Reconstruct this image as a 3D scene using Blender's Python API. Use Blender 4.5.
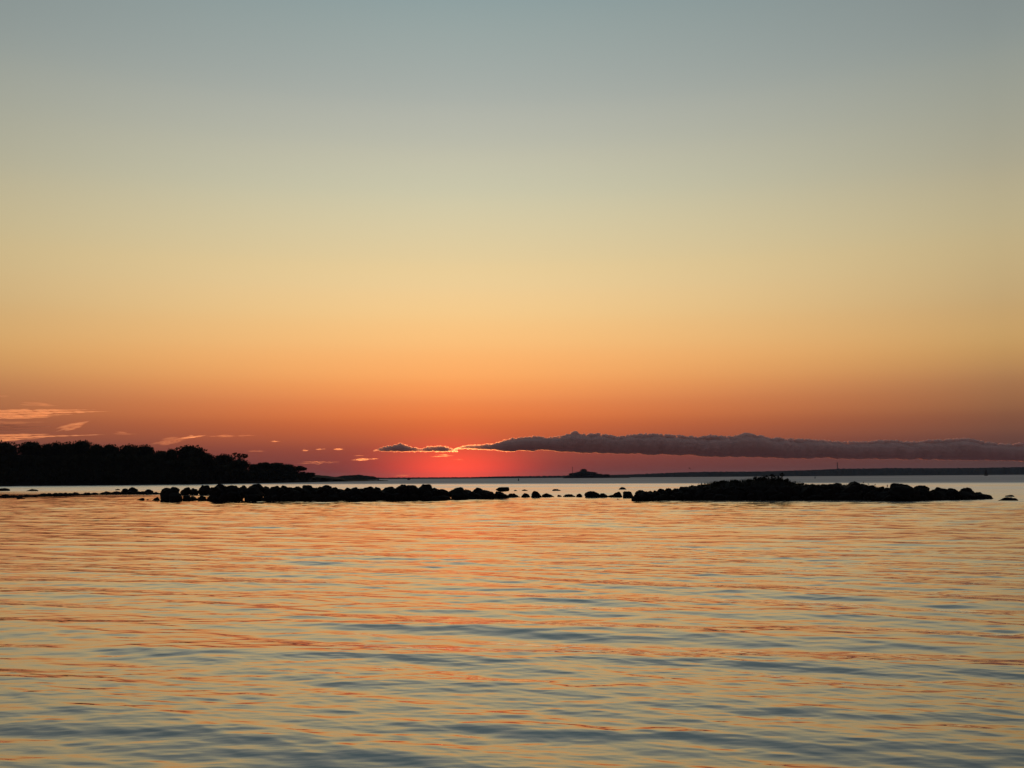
import bpy, bmesh, math, random
import numpy as np
from mathutils import Vector, Matrix, noise

random.seed(7)
RNG = np.random.default_rng(11)
S = bpy.context.scene
COL = S.collection
for o in list(bpy.data.objects):
    bpy.data.objects.remove(o)

# ------------------------------------------------------------------ camera
F = 1000.0            # focal length in pixels of the 1024 px wide picture
H = 2.0               # eye height above the water
PITCH = math.atan(93.8 / F)
ROLL = math.atan(0.0068)
r0 = Vector((1, 0, 0)); f0 = Vector((0, math.cos(PITCH), math.sin(PITCH))); u0 = Vector((0, -math.sin(PITCH), math.cos(PITCH)))
right = r0 * math.cos(ROLL) - u0 * math.sin(ROLL)
up = u0 * math.cos(ROLL) + r0 * math.sin(ROLL)
cam_d = bpy.data.cameras.new('camera')
cam_d.sensor_width = 36.0
cam_d.lens = 36.0 * F / 1024
cam_d.clip_start = 0.1
cam_d.clip_end = 60000
cam = bpy.data.objects.new('camera', cam_d)
M = Matrix((right, up, -f0)).transposed().to_4x4()
M.translation = Vector((0, 0, H))
cam.matrix_world = M
COL.objects.link(cam)
S.camera = cam
S.view_settings.view_transform = 'Standard'
S.view_settings.look = 'None'
S.view_settings.exposure = 0.0
S.view_settings.gamma = 1.0
S.view_settings.use_curve_mapping = False
S.cycles.use_denoising = True
S.cycles.max_bounces = 8
S.cycles.volume_bounces = 6
S.cycles.sample_clamp_indirect = 4.0


def ray(px, py):
    return (f0 * F + right * (px - 512) + up * (384 - py)).normalized()


def hor(px):                       # picture row of the horizon at column px
    return 477.8 - 0.0068 * (px - 512)


def at(px, py, D):                 # the point seen at (px, py) at depth D along +Y
    d = ray(px, py)
    return Vector((0, 0, H)) + d * (D / d.y)


def ground(px, D):                 # point on the water under column px at depth D
    p = at(px, hor(px), D)
    return Vector((p.x, D, 0))


def base_depth(px, py):            # depth of the water point seen at (px, py)
    d = ray(px, py)
    return d.y * H / -d.z


# ------------------------------------------------------------------ sun and sky
SUN_AZ = math.atan((456 - 512) / F)
SUN_EL = math.radians(-0.7)        # just set for the water, still reaching the clouds from below
sv = Vector((math.sin(SUN_AZ) * math.cos(SUN_EL), math.cos(SUN_AZ) * math.cos(SUN_EL), math.sin(SUN_EL)))
sun_d = bpy.data.lights.new('sun', 'SUN')
sun_d.energy = 3.4
sun_d.angle = math.radians(0.5)
sun_d.color = (1.0, 0.33, 0.10)
sun = bpy.data.objects.new('sun', sun_d)
sun.rotation_euler = (-sv).to_track_quat('-Z', 'Y').to_euler()
sun.location = (0, 0, 60)
COL.objects.link(sun)


def lin(c):
    return tuple(((v / 255) / 12.92 if v / 255 <= 0.04045 else ((v / 255 + 0.055) / 1.055) ** 2.4) for v in c) + (1.0,)


def zel(y):                        # sine of the elevation seen at picture row y
    return math.sin(PITCH + math.atan((384 - y) / F))


W = bpy.data.worlds.new('World')
S.world = W
W.use_nodes = True
nt = W.node_tree
nt.nodes.clear()


def N(tree, typ, **kw):
    n = tree.nodes.new(typ)
    for k, v in kw.items():
        setattr(n, k, v)
    return n


def math_node(tree, op, a, b=None, c=None, clamp=False):
    n = tree.nodes.new('ShaderNodeMath')
    n.operation = op
    n.use_clamp = clamp
    for i, v in enumerate((a, b, c)):
        if v is None:
            continue
        if isinstance(v, (int, float)):
            n.inputs[i].default_value = v
        else:
            tree.links.new(v, n.inputs[i])
    return n.outputs[0]


def ramp(tree, fac, stops, interp='CARDINAL'):
    n = tree.nodes.new('ShaderNodeValToRGB')
    cr = n.color_ramp
    cr.interpolation = interp
    stops = sorted(stops)
    while len(cr.elements) < len(stops):
        cr.elements.new(0.5)
    for e, (p, c) in zip(cr.elements, stops):
        e.position = p
    for e, (p, c) in zip(cr.elements, stops):
        e.color = c
    tree.links.new(fac, n.inputs[0])
    return n.outputs[0]


def mix(tree, fac, a, b, mode='MIX'):
    n = tree.nodes.new('ShaderNodeMix')
    n.data_type = 'RGBA'
    n.blend_type = mode
    n.clamp_factor = True
    for s, v in ((n.inputs[0], fac), (n.inputs[6], a), (n.inputs[7], b)):
        if isinstance(v, (int, float)):
            s.default_value = v
        elif isinstance(v, tuple):
            s.default_value = v
        else:
            tree.links.new(v, s)
    return n.outputs[2]


tc = N(nt, 'ShaderNodeTexCoord')
sep = N(nt, 'ShaderNodeSeparateXYZ')
nt.links.new(tc.outputs['Generated'], sep.inputs[0])
dx, dy, dz = sep.outputs
ZS = 1.0
zz = math_node(nt, 'MAXIMUM', dz, 0.0)
zp = math_node(nt, 'POWER', zz, 0.5)          # finer stops near the horizon


def sp(y):
    return math.sqrt(max(0.0, zel(y)))


centre = [(0.0, lin((128, 58, 54))), (sp(462), lin((140, 64, 56))), (sp(445), lin((172, 80, 57))), (sp(420), lin((216, 108, 60))),
          (sp(400), lin((233, 134, 76))), (sp(380), lin((243, 159, 91))), (sp(350), lin((244, 180, 111))), (sp(320), lin((240, 194, 129))),
          (sp(290), lin((233, 200, 143))), (sp(260), lin((223, 200, 150))), (sp(200), lin((203, 196, 163))), (sp(150), lin((186, 185, 165))), (sp(100), lin((167, 172, 163))),
          (sp(6), lin((141, 157, 156))), (0.72, lin((124, 145, 152))), (0.84, lin((94, 112, 122))), (1.0, lin((58, 72, 84)))]
away = [(0.0, lin((82, 56, 54))), (sp(455), lin((92, 62, 57))), (sp(440), lin((112, 72, 60))), (sp(420), lin((138, 89, 64))),
        (sp(390), lin((168, 118, 77))), (sp(360), lin((193, 149, 92))), (sp(320), lin((192, 160, 110))), (sp(260), lin((188, 170, 128))), (sp(200), lin((170, 163, 137))),
        (sp(100), lin((143, 149, 141))), (sp(6), lin((122, 133, 134))), (0.72, lin((112, 128, 134))), (0.84, lin((86, 102, 112))), (1.0, lin((58, 72, 84)))]
# (the rosy belt that stands in the east after sunset)
east = [(0.0, lin((58, 50, 56))), (0.2, lin((132, 90, 84))), (0.45, lin((134, 102, 96))), (0.65, lin((92, 90, 96))), (1.0, lin((58, 72, 84)))]
rc = ramp(nt, zp, centre)
ra = ramp(nt, zp, away)
re = ramp(nt, zp, east, 'EASE')
az = math_node(nt, 'ARCTAN2', dx, dy)
daz = math_node(nt, 'ABSOLUTE', math_node(nt, 'SUBTRACT', az, SUN_AZ))
ex = N(nt, 'ShaderNodeMapRange')
nt.links.new(dz, ex.inputs[0])
for i_, v_ in ((1, 0.03), (2, 0.12), (3, 0.9), (4, 1.6)):
    ex.inputs[i_].default_value = v_
m = math_node(nt, 'POWER', math_node(nt, 'DIVIDE', daz, math.radians(29.5)), ex.outputs[0])
sky1 = mix(nt, m, rc, ra)
mr = N(nt, 'ShaderNodeMapRange', interpolation_type='SMOOTHSTEP')
nt.links.new(daz, mr.inputs[0])
mr.inputs[1].default_value = math.radians(38)
mr.inputs[2].default_value = math.radians(105)
sky2 = mix(nt, mr.outputs[0], sky1, re)
# the red glow over the place where the sun went down


def glow(sx, sz, z0=0.0):
    a = math_node(nt, 'POWER', math_node(nt, 'DIVIDE', daz, math.radians(sx)), 2.0)
    b = math_node(nt, 'POWER', math_node(nt, 'ABSOLUTE', math_node(nt, 'DIVIDE', math_node(nt, 'SUBTRACT', dz, z0), math.sin(math.radians(sz)))), 2.0)
    return math_node(nt, 'EXPONENT', math_node(nt, 'MULTIPLY', math_node(nt, 'ADD', a, b), -0.5))


def scaled(fac, col):
    n = nt.nodes.new('ShaderNodeVectorMath')
    n.operation = 'SCALE'
    n.inputs[0].default_value = col
    nt.links.new(fac, n.inputs['Scale'])
    return n.outputs[0]


sky3 = mix(nt, 1.0, sky2, scaled(glow(2.6, 1.1, 0.003), (1.02, 0.048, 0.008)), 'ADD')
sky4 = mix(nt, 1.0, sky3, scaled(glow(6.0, 2.2, 0.0), (0.05, 0.002, 0.0)), 'ADD')
nishita = N(nt, 'ShaderNodeTexSky', sky_type='NISHITA', sun_disc=False)
nishita.sun_elevation = max(SUN_EL, math.radians(-0.7))
nishita.sun_rotation = SUN_AZ
nishita.dust_density = 4.0
bg1 = N(nt, 'ShaderNodeBackground')
bg1.inputs[1].default_value = 0.05
nt.links.new(nishita.outputs[0], bg1.inputs[0])
bg2 = N(nt, 'ShaderNodeBackground')
bg2.inputs[1].default_value = 1.0
nt.links.new(sky4, bg2.inputs[0])
addsh = N(nt, 'ShaderNodeAddShader')
nt.links.new(bg1.outputs[0], addsh.inputs[0])
nt.links.new(bg2.outputs[0], addsh.inputs[1])
wo = N(nt, 'ShaderNodeOutputWorld')
nt.links.new(addsh.outputs[0], wo.inputs[0])


# ------------------------------------------------------------------ helpers
def tag(o, label=None, cat=None, group=None, kind=None):
    for k, v in (('label', label), ('category', cat), ('group', group), ('kind', kind)):
        if v:
            o[k] = v
    return o


def link(name, data, parent=None, loc=None):
    o = bpy.data.objects.new(name, data)
    COL.objects.link(o)
    if parent:
        o.parent = parent
    if loc is not None:
        o.location = loc
    return o


def mesh_np(name, co, faces, mat, smooth=True):
    me = bpy.data.meshes.new(name)
    co = np.asarray(co, np.float32)
    faces = np.asarray(faces, np.int32)
    k = faces.shape[1]
    me.vertices.add(len(co)); me.vertices.foreach_set('co', co.ravel())
    me.loops.add(faces.size); me.loops.foreach_set('vertex_index', faces.ravel())
    me.polygons.add(len(faces)); me.polygons.foreach_set('loop_start', np.arange(0, faces.size, k, dtype=np.int32))
    me.update(calc_edges=True)
    me.polygons.foreach_set('use_smooth', np.full(len(faces), smooth))
    me.materials.append(mat)
    me.validate()
    return me


def bm_mesh(name, bm, mat, smooth=False):
    me = bpy.data.meshes.new(name)
    bm.normal_update()
    bm.to_mesh(me)
    bm.free()
    for p in me.polygons:
        p.use_smooth = smooth
    me.materials.append(mat)
    return me


def tube(bm, pts, radii, n=8):
    rings = []
    for i, p in enumerate(pts):
        p = Vector(p)
        d = (Vector(pts[min(i + 1, len(pts) - 1)]) - Vector(pts[max(i - 1, 0)])).normalized()
        a = d.orthogonal().normalized()
        b = d.cross(a)
        rings.append([bm.verts.new(p + (a * math.cos(2 * math.pi * k / n) + b * math.sin(2 * math.pi * k / n)) * radii[i]) for k in range(n)])
    for r1, r2 in zip(rings, rings[1:]):
        for k in range(n):
            bm.faces.new((r1[k], r1[(k + 1) % n], r2[(k + 1) % n], r2[k]))
    bm.faces.new(rings[0][::-1])
    bm.faces.new(rings[-1])


def box(bm, c, s, bevel=0.0):
    v = bmesh.ops.create_cube(bm, size=1.0, matrix=Matrix.Translation(c) @ Matrix.Diagonal((s[0], s[1], s[2], 1)))['verts']
    if bevel:
        e = list({e for q in v for e in q.link_edges})
        bmesh.ops.bevel(bm, geom=e, offset=bevel, segments=2, affect='EDGES')


def fbm(p, o=4):
    return noise.fractal(p, 1.0, 2.0, o, noise_basis='PERLIN_ORIGINAL')


def material(name, col, rough=0.8, var=0.35, scale=3.0, bump=0.0, spec=0.3, col2=None):
    mt = bpy.data.materials.new(name)
    mt.use_nodes = True
    t = mt.node_tree
    b = t.nodes['Principled BSDF']
    b.inputs['Roughness'].default_value = rough
    b.inputs['Specular IOR Level'].default_value = spec
    co = N(t, 'ShaderNodeTexCoord')
    nz = N(t, 'ShaderNodeTexNoise')
    nz.inputs['Scale'].default_value = scale
    nz.inputs['Detail'].default_value = 6
    t.links.new(co.outputs['Object'], nz.inputs['Vector'])
    c1 = tuple(v * (1 - var) for v in col) + (1,)
    c2 = tuple(v * (1 + var) for v in (col2 or col)) + (1,)
    t.links.new(ramp(t, nz.outputs[0], [(0.3, c1), (0.7, c2)], 'LINEAR'), b.inputs['Base Color'])
    if bump:
        bp = N(t, 'ShaderNodeBump')
        bp.inputs['Strength'].default_value = 0.6
        bp.inputs['Distance'].default_value = bump
        t.links.new(nz.outputs[0], bp.inputs['Height'])
        t.links.new(bp.outputs[0], b.inputs['Normal'])
    return mt


M_ROCK = material('wet_rock', (0.008, 0.0075, 0.007), 0.9, 0.4, 5.0, 0.03, 0.06)
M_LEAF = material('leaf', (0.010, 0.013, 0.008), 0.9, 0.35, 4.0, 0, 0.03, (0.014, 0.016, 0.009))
M_BARK = material('bark', (0.06, 0.05, 0.04), 0.9, 0.3, 8.0, 0.01, 0.1)
M_SOIL = material('soil', (0.009, 0.008, 0.007), 0.95, 0.4, 0.6, 0.05, 0.1)
M_FAR = material('far_wood', (0.02, 0.024, 0.018), 0.95, 0.3, 0.02, 0, 0.0)
M_HULL = material('dark_gelcoat', (0.02, 0.022, 0.026), 0.35, 0.1, 2.0)
M_SAIL = material('sailcloth', (0.02, 0.02, 0.024), 0.8, 0.1, 2.0)
M_METAL = material('weathered_metal', (0.03, 0.03, 0.03), 0.5, 0.2, 4.0)
M_FEATHER = material('feather', (0.03, 0.028, 0.026), 0.8, 0.4, 14.0)
M_BEAK = material('beak', (0.10, 0.07, 0.03), 0.5, 0.1, 5.0)

# ------------------------------------------------------------------ water: one sheet out to the horizon


def water_material():
    mt = bpy.data.materials.new('sea_water')
    mt.use_nodes = True
    t = mt.node_tree
    t.nodes.remove(t.nodes['Principled BSDF'])
    body = N(t, 'ShaderNodeBsdfDiffuse')
    body.inputs[0].default_value = (0.012, 0.018, 0.022, 1)
    b = N(t, 'ShaderNodeBsdfGlossy')
    b.inputs[0].default_value = (1, 1, 1, 1)
    lw = N(t, 'ShaderNodeLayerWeight')
    lw.inputs['Blend'].default_value = 0.5
    skin = N(t, 'ShaderNodeMixShader')
    g_ = lambda v: (v, v, v, 1)
    t.links.new(ramp(t, lw.outputs['Facing'], [(p_, g_(v_)) for p_, v_ in REFLECT], 'LINEAR'), skin.inputs[0])
    t.links.new(body.outputs[0], skin.inputs[1])
    t.links.new(b.outputs[0], skin.inputs[2])
    t.links.new(skin.outputs[0], t.nodes['Material Output'].inputs[0])
    geo = N(t, 'ShaderNodeNewGeometry')
    sx = N(t, 'ShaderNodeSeparateXYZ')
    t.links.new(geo.outputs['Position'], sx.inputs[0])
    # the breeze roughens the open water beyond the shelter of the breakwater
    nz = N(t, 'ShaderNodeTexNoise')
    mp = N(t, 'ShaderNodeMapping')
    mp.inputs['Scale'].default_value = (0.004, 0.012, 1)
    t.links.new(geo.outputs['Position'], mp.inputs[0])
    t.links.new(mp.outputs[0], nz.inputs['Vector'])
    nz.inputs['Scale'].default_value = 1.0
    nz.inputs['Detail'].default_value = 4
    yy = math_node(t, 'ADD', math_node(t, 'MULTIPLY_ADD', sx.outputs[0], 0.8, sx.outputs[1]), math_node(t, 'MULTIPLY', math_node(t, 'SUBTRACT', nz.outputs[0], 0.5), 60.0))
    lg = math_node(t, 'LOGARITHM', math_node(t, 'MAXIMUM', yy, 1.0), 10.0)
    fac = math_node(t, 'DIVIDE', lg, 4.0)
    g = lambda v: (v, v, v, 1)
    pos = lambda d: math.log10(d) / 4
    rr = ramp(t, fac, [(pos(d), g(v)) for d, v in ROUGH], 'LINEAR')
    # wind lanes streak the far water
    n3 = N(t, 'ShaderNodeTexNoise')
    m3 = N(t, 'ShaderNodeMapping')
    m3.inputs['Scale'].default_value = (0.0025, 0.012, 1)
    m3.inputs['Rotation'].default_value = (0, 0, math.radians(12))
    t.links.new(geo.outputs['Position'], m3.inputs[0])
    t.links.new(m3.outputs[0], n3.inputs['Vector'])
    n3.inputs['Scale'].default_value = 1.0
    n3.inputs['Detail'].default_value = 5
    lane = N(t, 'ShaderNodeMapRange')
    t.links.new(n3.outputs[0], lane.inputs[0])
    for i_, v_ in ((1, 0.3), (2, 0.7), (3, 0.5), (4, 1.35)):
        lane.inputs[i_].default_value = v_
    rl = math_node(t, 'MULTIPLY', rr, lane.outputs[0], clamp=True)
    t.links.new(rl, b.inputs['Roughness'])
    # ruffled water shows more of its own dark body
    ru = N(t, 'ShaderNodeMapRange')
    t.links.new(rr, ru.inputs[0])
    for i_, v_ in ((1, 0.34), (2, 0.75), (3, 1.0), (4, 0.5)):
        ru.inputs[i_].default_value = v_
    old = skin.inputs[0].links[0].from_socket
    lr = N(t, 'ShaderNodeMapRange')
    t.links.new(n3.outputs[0], lr.inputs[0])
    for i_, v_ in ((1, 0.35), (2, 0.65), (3, 0.30), (4, 0.66)):
        lr.inputs[i_].default_value = v_
    t.links.new(lr.outputs[0], ru.inputs[4])
    t.links.new(math_node(t, 'MULTIPLY', old, ru.outputs[0]), skin.inputs[0])
    # capillary ripples close by
    n2 = N(t, 'ShaderNodeTexNoise')
    m2 = N(t, 'ShaderNodeMapping')
    m2.inputs['Scale'].default_value = (2.2, 6.0, 1)
    m2.inputs['Rotation'].default_value = (0, 0, math.radians(10))
    t.links.new(geo.outputs['Position'], m2.inputs[0])
    t.links.new(m2.outputs[0], n2.inputs['Vector'])
    n2.inputs['Scale'].default_value = 1.0
    n2.inputs['Detail'].default_value = 2
    bp = N(t, 'ShaderNodeBump')
    bp.inputs['Strength'].default_value = 1.0
    bp.inputs['Distance'].default_value = RIPPLE
    t.links.new(n2.outputs[0], bp.inputs['Height'])
    t.links.new(bp.outputs[0], b.inputs['Normal'])
    t.links.new(bp.outputs[0], lw.inputs['Normal'])
    return mt


REFLECT = [(0.0, 0.03), (0.5, 0.14), (0.72, 0.33), (0.85, 0.61), (0.94, 0.92), (1.0, 1.0)]
RIPPLE = 0.006
ROUGH = [(1, 0.02), (12, 0.02), (40, 0.022), (85, 0.045), (112, 0.27), (310, 0.32), (385, 0.75), (1500, 0.8), (10000, 0.8)]


def waves(x, y, dr, amp):
    """Height and horizontal shift of the chop at x, y; dr = local mesh step, amp = local strength."""
    rng = np.random.default_rng(5)
    z = np.zeros_like(x); ox = np.zeros_like(x); oy = np.zeros_like(x)
    groups = [  # number, shortest, longest, mean heading (deg from +Y towards +X), spread, rms slope
        (36, 0.9, 2.9, 22.0, 12.0, 0.037),
        (60, 0.24, 0.85, 16.0, 20.0, 0.036),
        (40, 0.08, 0.24, 10.0, 28.0, 0.023),
    ]
    for n, lo, hi, mean, spread, rms in groups:
        for i in range(n):
            lam = lo * (hi / lo) ** ((i + rng.random()) / n)
            th = math.radians(mean + spread * np.clip(rng.standard_normal(), -1.8, 1.8))
            k = 2 * math.pi / lam
            s = rms * math.sqrt(2.0 / n) * (0.6 + 0.8 * rng.random())
            a = s / k
            ph0 = rng.random() * 2 * math.pi
            kx, ky = math.sin(th), math.cos(th)
            w = np.clip(lam / (dr * 2.5) - 1, 0, 1) * amp
            ph = (k * (kx * x + ky * y) + ph0)
            s_, c_ = np.sin(ph), np.cos(ph)
            z += w * a * c_
            ox -= w * a * kx * s_ * 1.45
            oy -= w * a * ky * s_ * 1.45
    return z, ox, oy


def build_water():
    rs = np.concatenate([np.array([0.05, 1.0, 2.0, 3.0]), np.arange(4, 12, 0.02), np.arange(12, 30, 0.04), np.arange(30, 100, 0.09),
                         np.arange(100, 130, 0.16), np.arange(130, 340, 0.5), 340 * (15000 / 340) ** np.linspace(0, 1, 140)])
    inner = np.radians(np.linspace(-40, 40, 820))
    outer = np.radians(np.concatenate([np.linspace(41, 180, 30)]))
    th = np.concatenate([-outer[::-1][:-1], inner, outer])          # closes at +180
    th = np.concatenate([[-math.pi], th[:-1]])[0:]                  # columns around the circle
    th = np.unique(np.round(th, 9))
    nr, nth = len(rs), len(th)
    R, T = np.meshgrid(rs, th, indexing='ij')
    x = (R * np.sin(T)).astype(np.float32); y = (R * np.cos(T)).astype(np.float32)
    dr = np.gradient(rs)
    dth = np.gradient(th)
    step = np.maximum(dr[:, None], (R * dth[None, :]) * 0.5).astype(np.float32)
    amp = np.interp(R, [0, 22, 60, 200], [1.0, 1.0, 1.05, 1.05]).astype(np.float32)
    z, ox, oy = waves(x, y, step, amp)
    co = np.stack([x + ox, y + oy, z], -1).reshape(-1, 3)
    i = np.arange(nr - 1)[:, None] * nth; j = np.arange(nth)[None, :]; j2 = (j + 1) % nth
    f = np.stack([i + j, i + nth + j, i + nth + j2, i + j2], -1).reshape(-1, 4)[:, ::-1]
    cap = len(co)
    me = mesh_np('water', co, f, water_material())
    o = link('water', me)
    tag(o, kind='structure')
    return o


water = build_water()

# ------------------------------------------------------------------ far shore, second headland, left headland, islet


def strip_land(name, prof, D, depth, mat, rough_px=0.4, step=1.0, seed=0, back=1.0):
    """A ridge of land: prof = [(px, top row)], standing at depth D, sloping down in front and behind."""
    xs = np.arange(prof[0][0], prof[-1][0] + 0.01, step)
    tops = np.interp(xs, [p[0] for p in prof], [p[1] for p in prof])
    co = []
    rows = [(-0.5, 0.0), (-0.38, 0.45), (-0.18, 0.85), (0.0, 1.0), (0.25, 0.8), (0.5, 0.0)]
    for x, ty in zip(xs, tops):
        q = at(x, ty, D)
        hgt = max(0.3, q.z + (D / F) * rough_px * (fbm(Vector((x * 0.35, seed, 0)), 5)))
        for k, (dyf, hf) in enumerate(rows):
            dd = D + dyf * depth
            gx = ground(x, dd).x
            jit = 1.0 + 0.25 * fbm(Vector((x * 0.2, k * 3.1, seed + 5)), 3) if 0 < k < len(rows) - 1 and hf < 1 else 1.0
            co.append((gx, dd, -0.6 if hf == 0 else hgt * min(1.0, hf * jit)))
    n = len(rows)
    f = [(i * n + k, (i + 1) * n + k, (i + 1) * n + k + 1, i * n + k + 1) for i in range(len(xs) - 1) for k in range(n - 1)]
    return tag(link(name, mesh_np(name, co, f, mat, False)), kind='structure')


FAR = [(-260, 481), (-40, 480.4), (340, 477.9), (420, 477.4), (470, 477.1), (500, 476.4), (545, 475.9), (600, 475.3), (640, 474.1), (679, 472.4), (704, 471.8), (756, 471.5),
       (778, 471.0), (818, 469.8), (840, 468.7), (880, 468.4), (884, 468.0), (930, 468.2), (975, 467.9), (1024, 467.0), (1120, 466), (1300, 468)]
strip_land('far_hills', FAR, 5200, 700, M_FAR, 0.5, 0.8, 3)
strip_land('distant_headland', [(325, 479.4), (336, 476.8), (344, 475.5), (352, 475.2), (359, 474.6), (362, 475.2), (369.6, 476.0), (374.6, 476.6), (379, 478.6)], 1700, 60, M_FAR, 0.35, 0.5, 9)

SHORE = [(-260, 400), (-60, 415), (0, 425), (100, 432), (190, 446), (240, 500), (280, 571), (330, 720), (388, 850)]


def shore(px):
    return float(np.interp(px, [p[0] for p in SHORE], [p[1] for p in SHORE]))


def land_h(px, t):                 # height of the left headland t metres inland from its shore
    top = np.interp(px, [-260, 150, 240, 310, 325, 337, 346, 388], [7, 6.5, 5.8, 5.4, 4.6, 3.6, 1.2, 0.5])
    return -0.5 + (top + 0.5) * (1 - math.exp(-max(0, t) / 12.0))


def headland():
    co = []
    xs = np.arange(-260, 388.1, 3.0)
    ts = [0, 1.5, 4, 8, 14, 22, 34, 50, 80, 130, 170]
    for x in xs:
        d0 = shore(x)
        for t in ts:
            j = fbm(Vector((x * 0.13, t * 0.3, 2)), 4)
            p = ground(x, d0 + t + j * 1.5)
            hh = land_h(x, t) + (0.5 * j if t > 0 else 0)
            if t >= 130:
                hh = -0.6 if t == 170 else hh * 0.6
            co.append((p.x, p.y, hh))
    n = len(ts)
    f = [(i * n + k, (i + 1) * n + k, (i + 1) * n + k + 1, i * n + k + 1) for i in range(len(xs) - 1) for k in range(n - 1)]
    tag(link('headland', mesh_np('headland', co, f, M_SOIL, True)), kind='structure')


headland()
strip_land('islet', [(563, 477.2), (566, 475.6), (572, 474.8), (579, 474.2), (590, 474.0), (600, 474.8), (609, 476.0), (626, 476.6), (630, 477.4)], 2500, 60, M_ROCK, 0.5, 0.5, 21)

# ------------------------------------------------------------------ trees and shrubs


def leaf_cloud(lobes, n, size, seed, core=0.72):
    """Unit crown: leaf-clump quads in the outer part of each lobe round a rough dark core."""
    rng = random.Random(seed)
    bm = bmesh.new()
    tot = sum(l[1][0] * l[1][2] for l in lobes)
    for (c, rad) in lobes:
        c = Vector(c)
        cnt = int(n * rad[0] * rad[2] / tot)
        for _ in range(cnt):
            d = Vector((rng.gauss(0, 1), rng.gauss(0, 1), rng.gauss(0, 1))).normalized()
            rr = (0.74 + 0.25 * rng.random() ** 0.7) * (1 + 0.16 * noise.noise(d * 2.3 + c * 7 + Vector((seed, 0, 0))))
            p = c + Vector((d.x * rad[0], d.y * rad[1], d.z * rad[2])) * rr
            a = Vector((rng.gauss(0, 1), rng.gauss(0, 1), rng.gauss(0, 1))).normalized()
            b = a.orthogonal().normalized()
            b = (Matrix.Rotation(rng.random() * 6.28, 3, a) @ b)
            cc = a.cross(b)
            s = size * (0.5 + rng.random())
            bm.faces.new([bm.verts.new(p + b * s * u + cc * s * v * 0.7) for u, v in ((-.5, -.3), (0, -.55), (.5, -.2), (.45, .4), (-.1, .5))])
        if core:
            vs = bmesh.ops.create_icosphere(bm, subdivisions=2, radius=1.0)['verts']
            for v in vs:
                q = v.co.copy()
                k = core * (1 + 0.3 * noise.noise(q * 2.1 + c * 5 + Vector((seed, 3, 0))))
                v.co = c + Vector((q.x * rad[0], q.y * rad[1], q.z * rad[2])) * k
    return bm


def trunk_mesh(seed, top=0.7, w=0.035, limbs=5, spread=0.3):
    rng = random.Random(seed)
    bm = bmesh.new()
    pts = [(0.0, 0.0, -0.03), (0.012, 0.0, top * 0.3), (-0.012, 0.01, top * 0.65), (0.0, 0.0, top)]
    tube(bm, pts, [w, w * 0.8, w * 0.55, w * 0.2])
    for i in range(limbs):
        a = 6.28 * (i + rng.random() * 0.6) / limbs
        z0 = top * (0.35 + 0.5 * i / limbs)
        e = Vector((math.cos(a) * spread, math.sin(a) * spread, z0 + 0.25 + 0.15 * rng.random()))
        m_ = Vector((e.x * 0.5, e.y * 0.5, z0 + (e.z - z0) * 0.35))
        tube(bm, [(0, 0, z0), m_, e], [w * 0.5, w * 0.33, w * 0.08], 6)
    return bm


def dome_lobes(seed, low=0.24):
    rng = random.Random(seed)
    L = [((0, 0, 0.74), (0.47, 0.47, 0.25)), ((0, 0, 0.4), (0.46, 0.46, 0.38))]
    for i in range(9):
        a = rng.random() * 6.28
        r = 0.2 + 0.12 * rng.random()
        z = low + (0.78 - low) * rng.random()
        q = 0.14 + 0.08 * rng.random()
        k = 1 - max(0, z - 0.55) * 1.0
        L.append(((math.cos(a) * r * k, math.sin(a) * r * k, z), (q, q, q * 0.8)))
    return L


def norm_bm(bm):
    """Fit the crown into the unit box: width 1 in x and y, top at z = 1."""
    xs = [v.co.x for v in bm.verts]; ys = [v.co.y for v in bm.verts]; zs = [v.co.z for v in bm.verts]
    lo, hi = np.percentile(xs, 0.8), np.percentile(xs, 99.2)
    lo2, hi2 = np.percentile(ys, 0.8), np.percentile(ys, 99.2)
    top = np.percentile(zs, 99.4)
    z0 = np.percentile(zs, 0.6)
    for v in bm.verts:
        v.co.x = (v.co.x - (lo + hi) / 2) / (hi - lo)
        v.co.y = (v.co.y - (lo2 + hi2) / 2) / (hi2 - lo2)
        v.co.z = z0 + (v.co.z - z0) * (1 - z0) / (top - z0)
    return bm


TREE = {}
for i in range(5):
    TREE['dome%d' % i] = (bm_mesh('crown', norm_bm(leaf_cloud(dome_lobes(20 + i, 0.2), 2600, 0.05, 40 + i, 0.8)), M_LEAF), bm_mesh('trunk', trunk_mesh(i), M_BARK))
open_l = []
rg = random.Random(77)
for i in range(15):
    a = rg.random() * 6.28; r = 0.42 * rg.random() ** 0.5
    open_l.append(((math.cos(a) * r, math.sin(a) * r, 0.45 + 0.48 * rg.random()), (0.13, 0.13, 0.09)))
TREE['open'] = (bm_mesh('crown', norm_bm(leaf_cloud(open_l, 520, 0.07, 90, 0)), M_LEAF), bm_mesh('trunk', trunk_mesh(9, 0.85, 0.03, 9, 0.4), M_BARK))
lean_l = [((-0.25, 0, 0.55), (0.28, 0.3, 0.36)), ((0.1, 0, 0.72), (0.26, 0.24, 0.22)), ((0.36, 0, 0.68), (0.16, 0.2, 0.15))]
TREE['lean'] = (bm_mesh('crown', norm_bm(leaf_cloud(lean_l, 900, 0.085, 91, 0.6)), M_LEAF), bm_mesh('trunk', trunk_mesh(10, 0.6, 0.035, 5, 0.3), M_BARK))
SHRUB = {}
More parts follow.
